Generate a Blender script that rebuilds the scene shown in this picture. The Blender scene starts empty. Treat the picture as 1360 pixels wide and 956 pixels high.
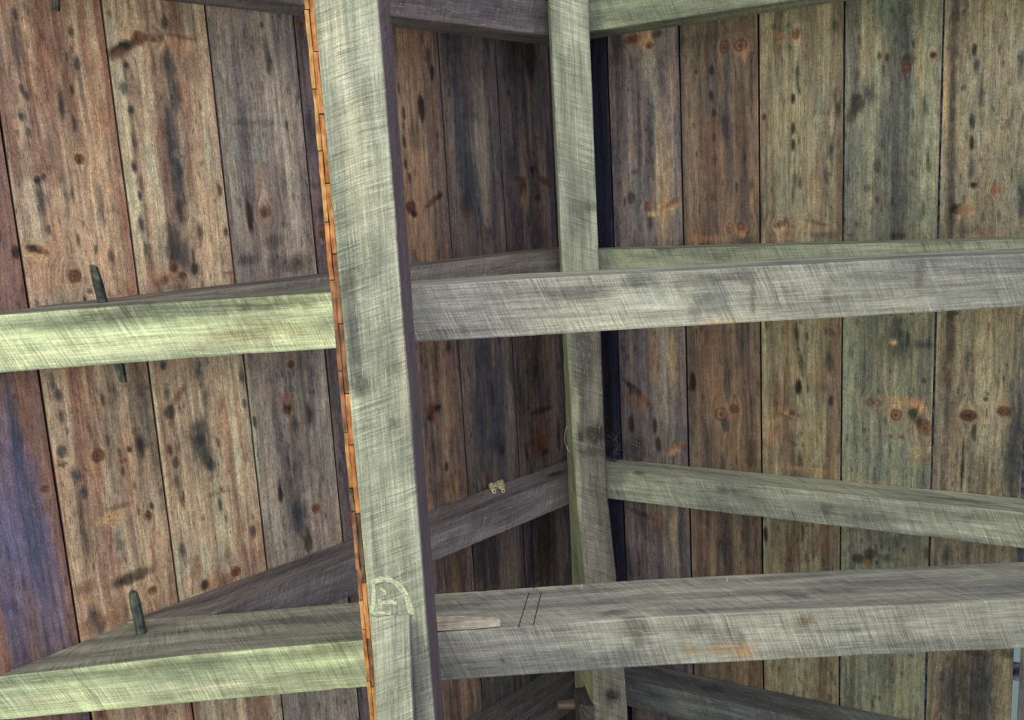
# Underside of an old timber frame roof, seen from below.
# World: x runs along the cross ties, y along the ridge, z is up.  Camera at the origin, looking up.
import bpy, math
import numpy as np
from mathutils import Matrix, Vector

sc = bpy.context.scene
COL = sc.collection
W, H, F = 1360, 956, 1193.04
RM = np.array([[0.99764128, 0.05650543, -0.03897456],
               [-0.06245274, 0.98280970, -0.17373760],
               [0.02848746, 0.17576187, 0.98402044]])      # world -> camera (x right, y down, z forward)
ZR, XR, ML, MR = 3.7, 0.3191, 0.9371, 0.6048                 # ridge height, ridge x, roof slopes
ZT, ZM = 2.1694, 1.8814                                      # underside of ties, underside of girder

# ------------------------------------------------------------------ measuring
def ray(px, py):
    return RM.T @ np.array([(px - W / 2) / F, (py - H / 2) / F, 1.0])
def at_z(px, py, z):
    d = ray(px, py); return d * z / d[2]
def at_y(px, py, y):
    d = ray(px, py); return d * y / d[1]
def at_roof(px, py, off=0.0):
    d = ray(px, py); z0 = ZR - off
    for s, m in ((-1, ML), (1, MR)):
        q = d * (z0 + m * s * XR) / (d[2] + m * s * d[0])
        if (q[0] - XR) * s >= 0: return q
    return q
def roof_z(x):
    return ZR - (MR * (x - XR) if x > XR else ML * (XR - x))

# ------------------------------------------------------------------ noise
def vnoise(x, y, seed=0):
    T = np.random.RandomState(seed).rand(128, 128)
    xi = np.floor(x).astype(int); yi = np.floor(y).astype(int)
    fx = x - xi; fy = y - yi
    fx = fx * fx * (3 - 2 * fx); fy = fy * fy * (3 - 2 * fy)
    a = T[xi % 128, yi % 128]; b = T[(xi + 1) % 128, yi % 128]
    c = T[xi % 128, (yi + 1) % 128]; d = T[(xi + 1) % 128, (yi + 1) % 128]
    return (a * (1 - fx) + b * fx) * (1 - fy) + (c * (1 - fx) + d * fx) * fy
def fbm(x, y, seed=0, n=3):
    s = 0; a = 1; t = 0
    for k in range(n):
        s = s + a * vnoise(x * 2 ** k + 17.3 * k, y * 2 ** k + 5.1 * k, seed + k); t += a; a *= .55
    return s / t
def smooth(a, b, x):
    t = np.clip((x - a) / (b - a), 0, 1); return t * t * (3 - 2 * t)
def lin(c):
    c = np.array(c, float) / 255.0
    return np.where(c <= .04045, c / 12.92, ((c + .055) / 1.055) ** 2.4)
def mix(a, b, t):
    return a * (1 - t)[:, None] + b * t[:, None]

# ------------------------------------------------------------------ objects
def link(o, parent=None):
    COL.objects.link(o)
    if parent is not None: o.parent = parent
    return o
def tag(o, label=None, cat=None, group=None, kind=None):
    if label: o['label'] = label
    if cat: o['category'] = cat
    if group: o['group'] = group
    if kind: o['kind'] = kind
    return o
def empty(name, loc=(0, 0, 0)):
    o = bpy.data.objects.new(name, None); o.empty_display_size = .05
    o.location = loc
    return link(o)
def make(name, verts, faces, mat, parent=None, smoothf=False):
    me = bpy.data.meshes.new(name)
    me.from_pydata([tuple(map(float, v)) for v in verts], [], [tuple(map(int, f)) for f in faces]); me.update()
    me.materials.append(mat)
    if smoothf:
        for p in me.polygons: p.use_smooth = True
    return link(bpy.data.objects.new(name, me), parent)
def attrs(o, col, guv):
    me = o.data
    a = me.attributes.new('col', 'FLOAT_COLOR', 'POINT')
    rgba = np.ones((len(me.vertices), 4), np.float32); rgba[:, :3] = col
    a.data.foreach_set('color', rgba.ravel())
    b = me.attributes.new('guv', 'FLOAT_VECTOR', 'POINT')
    b.data.foreach_set('vector', np.ascontiguousarray(guv, np.float32).ravel())

# ------------------------------------------------------------------ materials
class NT:
    def __init__(s, name):
        s.m = bpy.data.materials.new(name); s.m.use_nodes = True
        s.t = s.m.node_tree; s.t.nodes.clear()
        s.out = s.t.nodes.new('ShaderNodeOutputMaterial')
    def n(s, typ, **kw):
        o = s.t.nodes.new(typ)
        for k, v in kw.items(): setattr(o, k, v)
        return o
    def l(s, a, b): s.t.links.new(a, b)
    def math(s, op, a, b=None, clamp=False):
        o = s.n('ShaderNodeMath', operation=op, use_clamp=clamp)
        for i, v in enumerate((a, b)):
            if v is None: continue
            if hasattr(v, 'links'): s.l(v, o.inputs[i])
            else: o.inputs[i].default_value = v
        return o.outputs[0]
    def rng(s, v, a, b, c, d):
        o = s.n('ShaderNodeMapRange'); s.l(v, o.inputs[0])
        for i, q in enumerate((a, b, c, d)): o.inputs[i + 1].default_value = q
        return o.outputs[0]
    def noise(s, vec, scale, detail=2.0, rough=.5, dist=0.0):
        o = s.n('ShaderNodeTexNoise'); s.l(vec, o.inputs['Vector'])
        o.inputs['Scale'].default_value = scale; o.inputs['Detail'].default_value = detail
        o.inputs['Roughness'].default_value = rough; o.inputs['Distortion'].default_value = dist
        return o.outputs[0]
    def mul(s, vec, k):
        o = s.n('ShaderNodeVectorMath', operation='MULTIPLY'); s.l(vec, o.inputs[0]); o.inputs[1].default_value = k
        return o.outputs[0]
    def mixc(s, mode, fac, a, b):
        o = s.n('ShaderNodeMix', data_type='RGBA', blend_type=mode)
        for i, v in ((0, fac), (6, a), (7, b)):
            if hasattr(v, 'links'): s.l(v, o.inputs[i])
            elif i == 0: o.inputs[0].default_value = v
            else: o.inputs[i].default_value = (*v, 1)
        return o.outputs[2]
    def finish(s, col, rough=.85, height=None, bump=.3, dist=.002):
        b = s.n('ShaderNodeBsdfPrincipled'); s.l(col, b.inputs['Base Color'])
        b.inputs['Roughness'].default_value = rough
        b.inputs['Specular IOR Level'].default_value = .15
        if height is not None:
            bp = s.n('ShaderNodeBump'); bp.inputs['Strength'].default_value = bump
            bp.inputs['Distance'].default_value = dist
            s.l(height, bp.inputs['Height']); s.l(bp.outputs[0], b.inputs['Normal'])
        s.l(b.outputs[0], s.out.inputs[0])
        return s.m

def gray(N, v):
    c = N.n('ShaderNodeCombineColor')
    for i in range(3): N.l(v, c.inputs[i])
    return c.outputs[0]

def plank_material():
    # guv: x = across the plank (bent around knots), y = along it, z = a number per plank
    N = NT('weathered_pine'); a = N.n('ShaderNodeAttribute', attribute_name='col')
    g = N.n('ShaderNodeAttribute', attribute_name='guv').outputs['Vector']
    fine = N.noise(N.mul(g, (460, 13, 31)), 1, 3, .65)
    ring = N.noise(N.mul(g, (75, 2.2, 17)), 1, 4, .65, .4)
    spk = N.noise(N.mul(g, (300, 150, 13)), 1, 3, .7)
    mot = N.noise(N.mul(g, (60, 22, 41)), 1, 3, .65)
    saw = N.noise(N.mul(g, (30, 330, 9)), 1, 2, .6)
    v = N.math('MULTIPLY', N.rng(fine, .3, .7, .72, 1.26), N.rng(ring, .3, .7, .66, 1.3))
    v = N.math('MULTIPLY', v, N.rng(spk, .28, .72, .58, 1.42))
    v = N.math('MULTIPLY', v, N.rng(mot, .3, .7, .76, 1.22))
    v = N.math('MULTIPLY', v, N.rng(saw, .3, .7, .94, 1.06))
    c = N.mixc('MULTIPLY', 1.0, a.outputs['Color'], gray(N, v))
    warm = N.noise(N.mul(g, (48, 9, 61)), 1, 3, .6)
    c = N.mixc('MULTIPLY', N.rng(warm, .42, .66, 0, .8), c, (1.09, .98, .91))
    cool = N.noise(N.mul(g, (38, 6, 83)), 1, 3, .6)
    c = N.mixc('MULTIPLY', N.rng(cool, .48, .68, 0, .8), c, (.74, .82, .90))
    # dark pores drawn out along the grain
    pore = N.noise(N.mul(g, (230, 32, 7)), 1, 1.5, .5)
    c = N.mixc('MIX', N.rng(pore, .64, .74, 0, .6), c, tuple(lin((48, 42, 46))))
    hgt = N.math('ADD', fine, N.math('MULTIPLY', ring, .8))
    return N.finish(c, .8, hgt, .35, .002)

def timber_material():
    # guv: x = around the timber, y = along it, z = a number per timber
    N = NT('sawn_grey_timber'); a = N.n('ShaderNodeAttribute', attribute_name='col')
    g = N.n('ShaderNodeAttribute', attribute_name='guv').outputs['Vector']
    sep = N.n('ShaderNodeSeparateXYZ'); N.l(g, sep.inputs[0])
    # slanting saw kerfs: skew the along coordinate by the across one
    wob = N.noise(N.mul(g, (11, 2.5, 5)), 1, 1, .5)
    sk = N.math('ADD', sep.outputs[1], N.math('MULTIPLY', wob, .012))
    cb = N.n('ShaderNodeCombineXYZ')
    N.l(sep.outputs[0], cb.inputs[0]); N.l(sk, cb.inputs[1]); N.l(sep.outputs[2], cb.inputs[2])
    kerf = N.noise(N.mul(cb.outputs[0], (9, 300, 3)), 1, 2, .7)
    kerf2 = N.noise(N.mul(cb.outputs[0], (18, 520, 5)), 1, 1, .5)
    band = N.noise(N.mul(cb.outputs[0], (7, 75, 3)), 1, 2, .6)
    patch = N.noise(N.mul(g, (16, 7, 8)), 1, 3, .6)
    grain = N.noise(N.mul(g, (300, 9, 11)), 1, 3, .65)
    streak = N.noise(N.mul(g, (70, 2.2, 7)), 1, 3, .6)
    kamp = N.rng(patch, .36, .62, .3, 1.0)
    k1 = N.math('MULTIPLY', N.math('SUBTRACT', kerf, .5), N.math('MULTIPLY', kamp, 2.0))
    k2 = N.math('MULTIPLY', N.math('SUBTRACT', kerf2, .5), N.math('MULTIPLY', kamp, .9))
    k3 = N.math('MULTIPLY', N.math('SUBTRACT', band, .5), N.math('MULTIPLY', kamp, .7))
    v = N.math('ADD', N.math('ADD', N.math('ADD', k1, k2), k3), 1.0)
    v = N.math('MULTIPLY', v, N.rng(grain, .28, .72, .68, 1.32))
    v = N.math('MULTIPLY', v, N.rng(streak, .3, .7, .84, 1.16))
    spk = N.noise(N.mul(g, (260, 260, 9)), 1, 2, .6)
    v = N.math('MULTIPLY', v, N.rng(spk, .28, .72, .8, 1.2))
    blot = N.noise(N.mul(g, (12, 4, 21)), 1, 4, .65)
    v = N.math('MULTIPLY', v, N.rng(blot, .3, .7, .72, 1.22))
    c = N.mixc('MULTIPLY', 1.0, a.outputs['Color'], gray(N, N.math('MAXIMUM', v, .15)))
    # pale torn fibres along the grain, pale scratches along the saw marks
    fib = N.noise(N.mul(g, (320, 26, 19)), 1, 1, .5)
    c = N.mixc('MIX', N.rng(fib, .67, .75, 0, .36), c, tuple(lin((214, 216, 194))))
    scr = N.noise(N.mul(cb.outputs[0], (34, 420, 29)), 1, 1, .5)
    c = N.mixc('MIX', N.rng(scr, .68, .76, 0, .32), c, tuple(lin((210, 212, 190))))
    hgt = N.math('ADD', kerf, N.math('MULTIPLY', grain, .8))
    return N.finish(c, .85, hgt, .4, .002)

def simple_wood(name, rgb, rgb2, along=(300, 12, 300)):
    N = NT(name); tc = N.n('ShaderNodeTexCoord').outputs['Object']
    n1 = N.noise(N.mul(tc, along), 1, 3, .6); n2 = N.noise(tc, 28, 2, .6)
    c = N.mixc('MIX', N.rng(n2, .38, .62, 0, 1), tuple(lin(rgb)), tuple(lin(rgb2)))
    c = N.mixc('MULTIPLY', 1.0, c, gray(N, N.rng(n1, .3, .7, .6, 1.3)))
    return N.finish(c, .85, n1, .4, .0015)

M_PLANK = plank_material(); M_TIMBER = timber_material()
M_LATH = [simple_wood('orange_strip_wood', (208, 146, 98), (168, 108, 70), (200, 30, 60)),
          simple_wood('tan_strip_wood', (208, 162, 110), (170, 120, 80), (200, 30, 60)),
          simple_wood('red_brown_strip_wood', (168, 118, 92), (118, 86, 72), (200, 30, 60)),
          simple_wood('grey_brown_strip_wood', (128, 112, 92), (80, 66, 58), (200, 30, 60))]
M_PEG = simple_wood('grey_peg_wood', (96, 102, 98), (58, 64, 66), (260, 14, 260))
M_SHIM = simple_wood('pale_shim_wood', (222, 214, 196), (190, 182, 164), (14, 260, 260))
M_DARKSTUB = simple_wood('dark_stub_wood', (108, 92, 92), (84, 74, 76), (14, 260, 260))
M_MUD = simple_wood('dry_mud', (236, 232, 200), (204, 200, 164), (90, 90, 90))
M_HOLE = simple_wood('dark_hole', (26, 22, 20), (18, 16, 16))
M_WEB = simple_wood('dusty_web', (118, 122, 128), (84, 88, 98))
M_SPLINTER = simple_wood('pale_splinter', (226, 224, 200), (188, 184, 160))
M_UNDERB = simple_wood('felt_with_painted_daylight', (150, 160, 186), (70, 78, 98), (40, 60, 40))  # blue-grey colour stands in for daylight leaking through the seams
M_UNDER = simple_wood('dark_roofing_felt', (28, 28, 34), (18, 18, 24), (40, 40, 40))

def chalk_material():
    N = NT('rubbed_chalk'); tc = N.n('ShaderNodeTexCoord').outputs['Object']
    n = N.noise(N.mul(tc, (70, 300, 60)), 1, 3, .65); n2 = N.noise(tc, 220, 2, .6)
    f = N.rng(N.math('ADD', n, N.math('MULTIPLY', n2, .5)), .5, .95, .0, .9)
    d = N.n('ShaderNodeBsdfDiffuse'); d.inputs[0].default_value = (*lin((232, 238, 212)), 1)
    t = N.n('ShaderNodeBsdfTransparent'); mx = N.n('ShaderNodeMixShader')
    N.l(f, mx.inputs[0]); N.l(t.outputs[0], mx.inputs[1]); N.l(d.outputs[0], mx.inputs[2])
    N.l(mx.outputs[0], N.out.inputs[0]); return N.m
M_CHALK = chalk_material()
M_PENCIL = simple_wood('pencil_lead', (60, 54, 62), (44, 40, 48))

# ------------------------------------------------------------------ painting of stains, knots, some shade and haze into the wood colour
BLUE = lin((56, 64, 76)); DARK = lin((50, 46, 50)); KNOT = lin((126, 86, 70)); RED = lin((142, 106, 90))
ORANGE = lin((200, 154, 122)); TAN = lin((208, 176, 136)); PALE = lin((205, 200, 180)); BLACK = lin((34, 32, 36))
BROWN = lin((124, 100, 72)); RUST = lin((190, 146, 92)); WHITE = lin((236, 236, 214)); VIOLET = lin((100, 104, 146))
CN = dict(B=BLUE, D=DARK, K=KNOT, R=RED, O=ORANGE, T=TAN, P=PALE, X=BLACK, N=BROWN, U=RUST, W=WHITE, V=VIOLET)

def blob(col, s, t, s0, t0, rs, rt, rgb, amt, soft=.5, rot=0.0, seed=1):
    ds = s - s0; dt = t - t0
    m = (np.abs(ds) < max(rs, rt) * 2) & (np.abs(dt) < max(rs, rt) * 2)
    if not m.any(): return
    a, b = ds[m], dt[m]; c_, s_ = math.cos(rot), math.sin(rot)
    a, b = a * c_ + b * s_, -a * s_ + b * c_
    r = np.hypot(a / rs, b / rt)
    r = r + (fbm(s[m] * 45, t[m] * 90, seed, 2) - .5) * .9 * soft
    w = (1 - smooth(1 - soft, 1 + soft * .4, r)) * amt
    col[m] = mix(col[m], rgb[None, :], w)

# ------------------------------------------------------------------ roof planks
ceiling = empty('ceiling', (XR, .8, ZR)); tag(ceiling, kind='structure')
Y0, Y1, TH = -1.3, 3.0, .022
PLANKS = {
 # name: side, x0, x1, base tone, second tone, stain amount, part label, features [(kind, px, py, rx, ry, amount, rot)]
 'A': ('L', -1.36, -1.1527, (112, 88, 84), (84, 76, 84), .35, 'purple-brown plank at the left edge, bluish with stain and haze lower down', [
    ('V', 30, 670, 24, 120, .6), ('V', 62, 770, 18, 110, .55), ('V', 15, 780, 16, 130, .55), ('B', 45, 700, 8, 90, .4), ('B', 20, 560, 8, 50, .4), ('K', 59, 649, 5, 5, .9), ('D', 22, 335, 5, 8, .9), ('R', 35, 560, 8, 60, .4), ('R', 6, 860, 6, 60, .5)]),  # violet is partly blue stain, partly lens haze painted into the colour
 'B': ('L', -1.1527, -.9459, (156, 116, 90), (124, 82, 64), .25, 'wide orange-brown plank full of knots, second from the left', [
    ('D', 110, 690, 20, 60, .25), ('B', 185, 560, 14, 90, .35), ('D', 90, 150, 16, 90, .25), ('B', 150, 520, 10, 60, .3), ('B', 20, 18, 3, 8, .8), ('B', 22, 60, 5, 30, .7), ('B', 29, 118, 3, 6, .8), ('B', 36, 128, 3, 5, .8), ('B', 28, 154, 3, 5, .9), ('B', 38, 175, 3, 6, .8),
    ('B', 95, 42, 3, 6, .8), ('B', 103, 85, 4, 8, .8), ('B', 108, 115, 4, 20, .5), ('D', 82, 140, 4, 16, .9), ('T', 106, 210, 11, 11, .8), ('K', 106, 211, 6, 6, 1), ('R', 45, 210, 28, 25, .5), ('R', 60, 230, 30, 14, .4),
    ('B', 54, 262, 5, 20, .8), ('D', 50, 239, 4, 5, .9), ('B', 58, 234, 3, 4, .9), ('O', 138, 165, 14, 18, .55), ('B', 135, 265, 4, 18, .6), ('B', 65, 305, 3, 6, .8), ('D', 150, 345, 4, 30, .4),
    ('O', 60, 350, 34, 26, .5), ('T', 45, 335, 14, 10, .5), ('K', 100, 367, 8, 8, .9), ('R', 52, 332, 12, 4, .8, .5), ('D', 42, 330, 6, 5, .8), ('O', 70, 375, 25, 14, .6), ('D', 120, 387, 4, 3, .8), ('B', 148, 340, 4, 7, .7),
    ('B', 70, 512, 4, 14, .8), ('B', 78, 525, 4, 8, .8), ('B', 82, 553, 5, 10, .8), ('B', 82, 600, 6, 8, .8), ('D', 83, 617, 6, 3, .8), ('B', 100, 632, 7, 10, .8), ('B', 112, 655, 4, 8, .8), ('K', 131, 605, 8, 8, .9), ('R', 164, 612, 5, 4, .8), ('D', 172, 597, 3, 4, .9),
    ('B', 150, 550, 4, 40, .55), ('D', 152, 520, 3, 12, .6), ('B', 188, 590, 7, 14, .8), ('B', 192, 535, 9, 60, .6), ('B', 207, 620, 7, 50, .5), ('D', 188, 598, 3, 12, .7),
    ('T', 148, 686, 17, 13, .8), ('O', 148, 688, 11, 8, .7), ('R', 160, 672, 18, 4, .7), ('K', 197, 685, 5, 6, 1), ('T', 190, 690, 5, 4, .6), ('D', 202, 672, 3, 4, .8), ('B', 160, 725, 6, 18, .6), ('D', 110, 690, 4, 30, .45), ('D', 117, 725, 5, 20, .45),
    ('X', 180, 765, 26, 9, .75, -.1), ('D', 160, 773, 14, 7, .6), ('K', 203, 784, 6, 5, .7), ('R', 112, 781, 16, 9, .7), ('O', 112, 800, 14, 10, .7), ('B', 125, 820, 7, 14, .8), ('B', 136, 830, 5, 10, .8), ('O', 150, 815, 20, 10, .5),
    ('R', 130, 830, 30, 12, .4)]),
 'C': ('L', -.9459, -.7329, (160, 124, 96), (122, 84, 66), .3, 'tan brown plank with a long blue stain and a dark slashed knot, third from the left', [
    ('D', 235, 30, 60, 22, .3), ('B', 232, 200, 16, 130, .35), ('B', 236, 340, 22, 40, .4), ('B', 268, 600, 24, 50, .4), ('X', 166, 62, 26, 7, .95, -.45), ('R', 156, 72, 14, 6, .8, -.45), ('K', 185, 50, 8, 8, .9), ('O', 240, 62, 20, 10, .55), ('K', 238, 48, 26, 2.5, .7, .1), ('D', 219, 30, 4, 9, .8), ('R', 205, 50, 12, 5, .5),
    ('B', 222, 85, 9, 14, .8), ('B', 231, 120, 9, 36, .75), ('B', 228, 180, 8, 44, .8), ('B', 237, 235, 8, 36, .85), ('D', 240, 280, 6, 22, .8), ('B', 233, 330, 14, 26, .8), ('B', 248, 345, 8, 18, .7), ('D', 266, 310, 4, 14, .8), ('R', 262, 90, 14, 22, .4),
    ('B', 168, 86, 3, 5, .9), ('B', 165, 118, 4, 9, .8), ('B', 174, 146, 4, 6, .9), ('B', 179, 190, 4, 14, .7), ('B', 178, 222, 3, 7, .9), ('B', 186, 260, 3, 6, .9), ('B', 188, 298, 4, 12, .9), ('B', 194, 330, 3, 10, .8), ('D', 300, 308, 3, 6, .8), ('D', 292, 252, 3, 8, .8),
    ('O', 222, 366, 20, 10, .8), ('R', 218, 372, 13, 6, .9, -.4), ('K', 232, 356, 5, 5, 1), ('K', 243, 366, 5, 5, .9), ('D', 259, 358, 5, 8, .9), ('R', 240, 380, 24, 5, .5), ('R', 304, 362, 6, 3, .8),
    ('B', 266, 580, 14, 26, .9), ('B', 275, 610, 7, 16, .8), ('B', 264, 495, 5, 18, .8), ('B', 274, 530, 5, 18, .7), ('R', 236, 528, 22, 5, .7, -.8), ('D', 225, 547, 8, 9, .85), ('D', 228, 562, 4, 10, .8), ('B', 217, 485, 4, 6, .9), ('B', 221, 520, 4, 12, .8), ('B', 226, 597, 4, 8, .9), ('B', 234, 615, 4, 8, .9), ('B', 236, 640, 5, 14, .8), ('D', 242, 665, 4, 14, .8),
    ('B', 282, 618, 5, 8, .8), ('B', 293, 672, 3, 12, .9), ('P', 290, 735, 14, 34, .55), ('R', 232, 590, 10, 40, .4), ('B', 243, 730, 4, 20, .8), ('D', 290, 655, 20, 2.5, .5), ('O', 285, 775, 24, 14, .8), ('R', 305, 768, 14, 8, .6), ('K', 314, 759, 6, 6, 1), ('X', 272, 777, 6, 9, .9), ('R', 262, 755, 7, 20, .5), ('D', 337, 705, 4, 9, .8), ('D', 303, 735, 4, 14, .6), ('B', 322, 500, 4, 10, .8), ('B', 325, 535, 3, 6, .8)]),
 'D': ('L', -.7329, -.5219, (132, 112, 98), (104, 86, 80), .35, 'greyish plank with pale edge and a red oval knot, fourth from the left', [
    ('D', 357, 78, 5, 20, .85), ('X', 332, 288, 5, 22, .9), ('D', 328, 268, 5, 14, .8), ('K', 353, 282, 6, 6, 1), ('R', 353, 282, 9, 9, .5), ('B', 348, 33, 3, 4, .8), ('P', 300, 150, 10, 120, .25), ('P', 385, 260, 8, 80, .25), ('B', 325, 175, 8, 90, .35), ('D', 345, 163, 40, 5, .35), ('R', 345, 240, 6, 20, .4), ('D', 376, 240, 5, 30, .5), ('D', 364, 320, 14, 10, .6), ('B', 330, 345, 16, 8, .7), ('D', 395, 350, 20, 12, .6), ('D', 370, 350, 14, 14, .5),
    ('P', 342, 600, 14, 150, .45), ('D', 395, 560, 22, 90, .35), ('D', 366, 560, 6, 60, .5), ('R', 382, 538, 9, 17, 1), ('X', 382, 541, 6, 11, .8), ('O', 382, 533, 3, 6, .7), ('K', 387, 484, 5, 6, .9), ('D', 400, 480, 9, 22, .5), ('D', 411, 550, 4, 18, .9), ('D', 392, 565, 5, 10, .7), ('O', 384, 565, 2, 22, .6), ('D', 390, 640, 16, 60, .55), ('X', 373, 657, 3.5, 13, .9), ('B', 400, 690, 14, 30, .7), ('X', 410, 720, 7, 18, .8), ('B', 395, 680, 6, 12, .7), ('K', 420, 675, 6, 6, .9), ('P', 430, 600, 8, 70, .3), ('D', 338, 560, 3, 8, .8), ('D', 372, 645, 3, 12, .8)]),
 'E': ('L', -.5219, -.31, (96, 76, 72), (72, 62, 64), .4, 'dark plank mostly hidden behind the big girder', [
    ('K', 399, 32, 5, 5, .9), ('D', 412, 170, 5, 30, .6), ('D', 428, 280, 6, 12, .8), ('R', 430, 305, 7, 8, .6), ('K', 428, 312, 5, 6, .8), ('D', 452, 620, 3, 10, .7), ('R', 462, 690, 5, 16, .5)]),
 'F': ('L', -.31, -.0994, (134, 104, 82), (94, 76, 70), .4, 'brown plank right beside the girder', [
    ('X', 560, 143, 6, 20, .9), ('D', 551, 180, 9, 24, .5), ('D', 569, 75, 4, 14, .8), ('X', 574, 97, 4, 12, .9), ('D', 537, 150, 3, 8, .8), ('D', 538, 190, 3, 8, .8), ('D', 539, 218, 3, 6, .8), ('X', 581, 195, 2, 8, .8), ('X', 581, 180, 3, 6, .8), ('R', 576, 160, 8, 60, .4), ('D', 545, 236, 3, 7, .8),
    ('K', 546, 275, 9, 9, .9), ('X', 551, 284, 6, 5, .9), ('K', 575, 267, 18, 4.5, .9, -.6), ('X', 584, 261, 8, 4, .8, -.6), ('O', 565, 300, 12, 18, .45), ('T', 575, 320, 10, 20, .35), ('O', 548, 325, 6, 14, .5),
    ('D', 605, 760, 24, 40, .5), ('D', 578, 470, 14, 34, .5), ('D', 596, 460, 4, 8, .8), ('K', 576, 548, 12, 14, 1), ('X', 582, 541, 6, 5, .9), ('O', 580, 553, 5, 7, .6), ('X', 571, 555, 4, 5, .8), ('D', 594, 620, 4, 6, .8), ('T', 590, 520, 7, 40, .3), ('R', 585, 650, 16, 12, .6), ('D', 603, 595, 9, 34, .4), ('R', 600, 640, 10, 14, .5), ('D', 578, 600, 6, 20, .5)]),  # the broad low D blob is painted shade, the small ones are marks
 'G': ('L', -.0994, .107, (110, 94, 86), (82, 72, 74), .5, 'dark grey-brown plank with a long blue stain, second to the right of the girder', [
    ('B', 604, 95, 9, 40, .8), ('B', 612, 180, 12, 60, .8), ('B', 622, 245, 14, 34, .85), ('D', 620, 275, 10, 22, .7), ('D', 630, 145, 12, 26, .6), ('D', 648, 312, 10, 12, .6), ('P', 640, 200, 14, 100, .18), ('R', 640, 315, 12, 14, .4),
    ('B', 640, 470, 12, 40, .7), ('X', 655, 525, 5, 16, .7), ('B', 636, 560, 14, 50, .6), ('D', 660, 590, 14, 14, .7), ('X', 668, 598, 5, 8, .8), ('O', 642, 635, 10, 10, .55), ('R', 648, 630, 20, 10, .4), ('X', 648, 640, 3, 10, .5), ('D', 640, 740, 30, 60, .6), ('B', 650, 560, 26, 90, .4), ('D', 640, 740, 10, 30, .5), ('D', 660, 750, 8, 30, .6), ('D', 645, 700, 8, 20, .4)]),  # broad D blob low down darkens the plank in place of shade
 'H': ('L', .107, .3191, (104, 86, 78), (72, 62, 66), .55, 'dark plank by the ridge with a big red-brown knot', [
    ('X', 705, 75, 12, 34, .8), ('B', 695, 130, 5, 40, .8), ('B', 718, 120, 8, 60, .5), ('X', 676, 124, 3, 6, .8), ('D', 690, 65, 8, 20, .6), ('D', 712, 240, 8, 30, .5), ('K', 695, 250, 8, 12, .9), ('O', 697, 260, 5, 10, .8), ('K', 722, 240, 18, 5, .95, .35), ('X', 707, 226, 4, 6, .8), ('D', 690, 237, 14, 3, .8), ('B', 702, 296, 3, 14, .9), ('D', 715, 262, 5, 5, .8), ('D', 680, 220, 3, 14, .7), ('D', 720, 310, 10, 20, .5),
    ('R', 720, 580, 24, 28, .8), ('K', 715, 590, 16, 22, .7), ('O', 720, 572, 4, 14, .35, .3), ('X', 720, 545, 26, 5, .7), ('X', 742, 575, 4, 28, .7), ('D', 728, 525, 6, 16, .7), ('X', 712, 492, 4, 10, .6), ('B', 693, 530, 5, 26, .6), ('X', 700, 600, 3, 14, .7), ('X', 725, 600, 6, 5, .7), ('D', 720, 730, 30, 60, .65), ('D', 705, 520, 26, 70, .4), ('D', 725, 715, 12, 60, .6), ('B', 737, 720, 5, 40, .5), ('D', 712, 480, 12, 34, .4)]),  # broad D blobs put the shade near the ridge into the colour
 'I': ('R', .3191, .5338, (58, 52, 60), (40, 38, 48), .6, 'almost black, shaded plank against the right of the ridge beam', [
    ('X', 800, 130, 8, 120, .5), ('X', 808, 520, 7, 120, .7), ('X', 812, 740, 8, 40, .6)]),  # dark tone and black streaks hold the shade beside the ridge
 'J': ('R', .5338, .7784, (140, 116, 98), (110, 90, 84), .45, 'plank with a purplish left half and tan right half', [
    ('D', 820, 150, 8, 110, .45), ('D', 848, 160, 3, 60, .7), ('D', 838, 262, 5, 8, .7), ('T', 880, 250, 14, 110, .55), ('P', 868, 130, 7, 110, .3), ('B', 864, 175, 6, 44, .85), ('B', 862, 290, 4, 18, .8), ('K', 840, 52, 10, 6, .8), ('O', 858, 55, 10, 12, .8), ('K', 862, 60, 5, 4, .8), ('D', 872, 45, 7, 5, .7), ('K', 859, 275, 4, 7, 1), ('T', 868, 284, 10, 4, .8), ('O', 880, 274, 7, 6, .8), ('R', 893, 269, 16, 5, .9, -.5), ('T', 895, 275, 10, 4, .8, -.5), ('O', 893, 120, 5, 40, .35), ('D', 820, 60, 8, 16, .5),
    ('X', 845, 520, 28, 5, .7, .75), ('R', 845, 535, 22, 16, .5), ('R', 868, 480, 9, 40, .5), ('T', 893, 470, 8, 50, .4), ('X', 838, 563, 5, 14, .8), ('X', 869, 565, 4, 12, .8), ('X', 874, 590, 4, 12, .8), ('R', 900, 592, 16, 4.5, .9, -.45), ('O', 895, 600, 12, 4, .7, -.45), ('D', 850, 600, 22, 20, .5), ('D', 865, 700, 20, 14, .4), ('X', 850, 682, 24, 4, .5, .3), ('T', 893, 700, 6, 30, .4), ('R', 875, 690, 12, 18, .4), ('D', 835, 750, 12, 30, .5)]),
 'K': ('R', .7784, 1.0255, (138, 106, 80), (102, 80, 66), .4, 'reddish brown plank with twin red knots near its top', [
    ('R', 962, 62, 6, 7, 1), ('O', 985, 64, 12, 9, .7), ('R', 983, 60, 8, 7, 1), ('O', 988, 74, 3, 9, .8), ('B', 966, 100, 6, 40, .55), ('B', 964, 170, 10, 24, .85), ('B', 968, 220, 6, 40, .6), ('D', 945, 93, 3, 6, .9), ('D', 944, 127, 3, 6, .9), ('D', 948, 150, 3, 5, .9), ('X', 948, 183, 3, 7, .9), ('D', 949, 215, 3, 7, .9), ('D', 960, 243, 2, 5, .8), ('D', 947, 262, 3, 5, .8), ('R', 945, 220, 20, 60, .35), ('D', 997, 245, 3, 10, .8), ('D', 998, 120, 2, 50, .6), ('D', 905, 55, 60, 8, .3),
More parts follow.
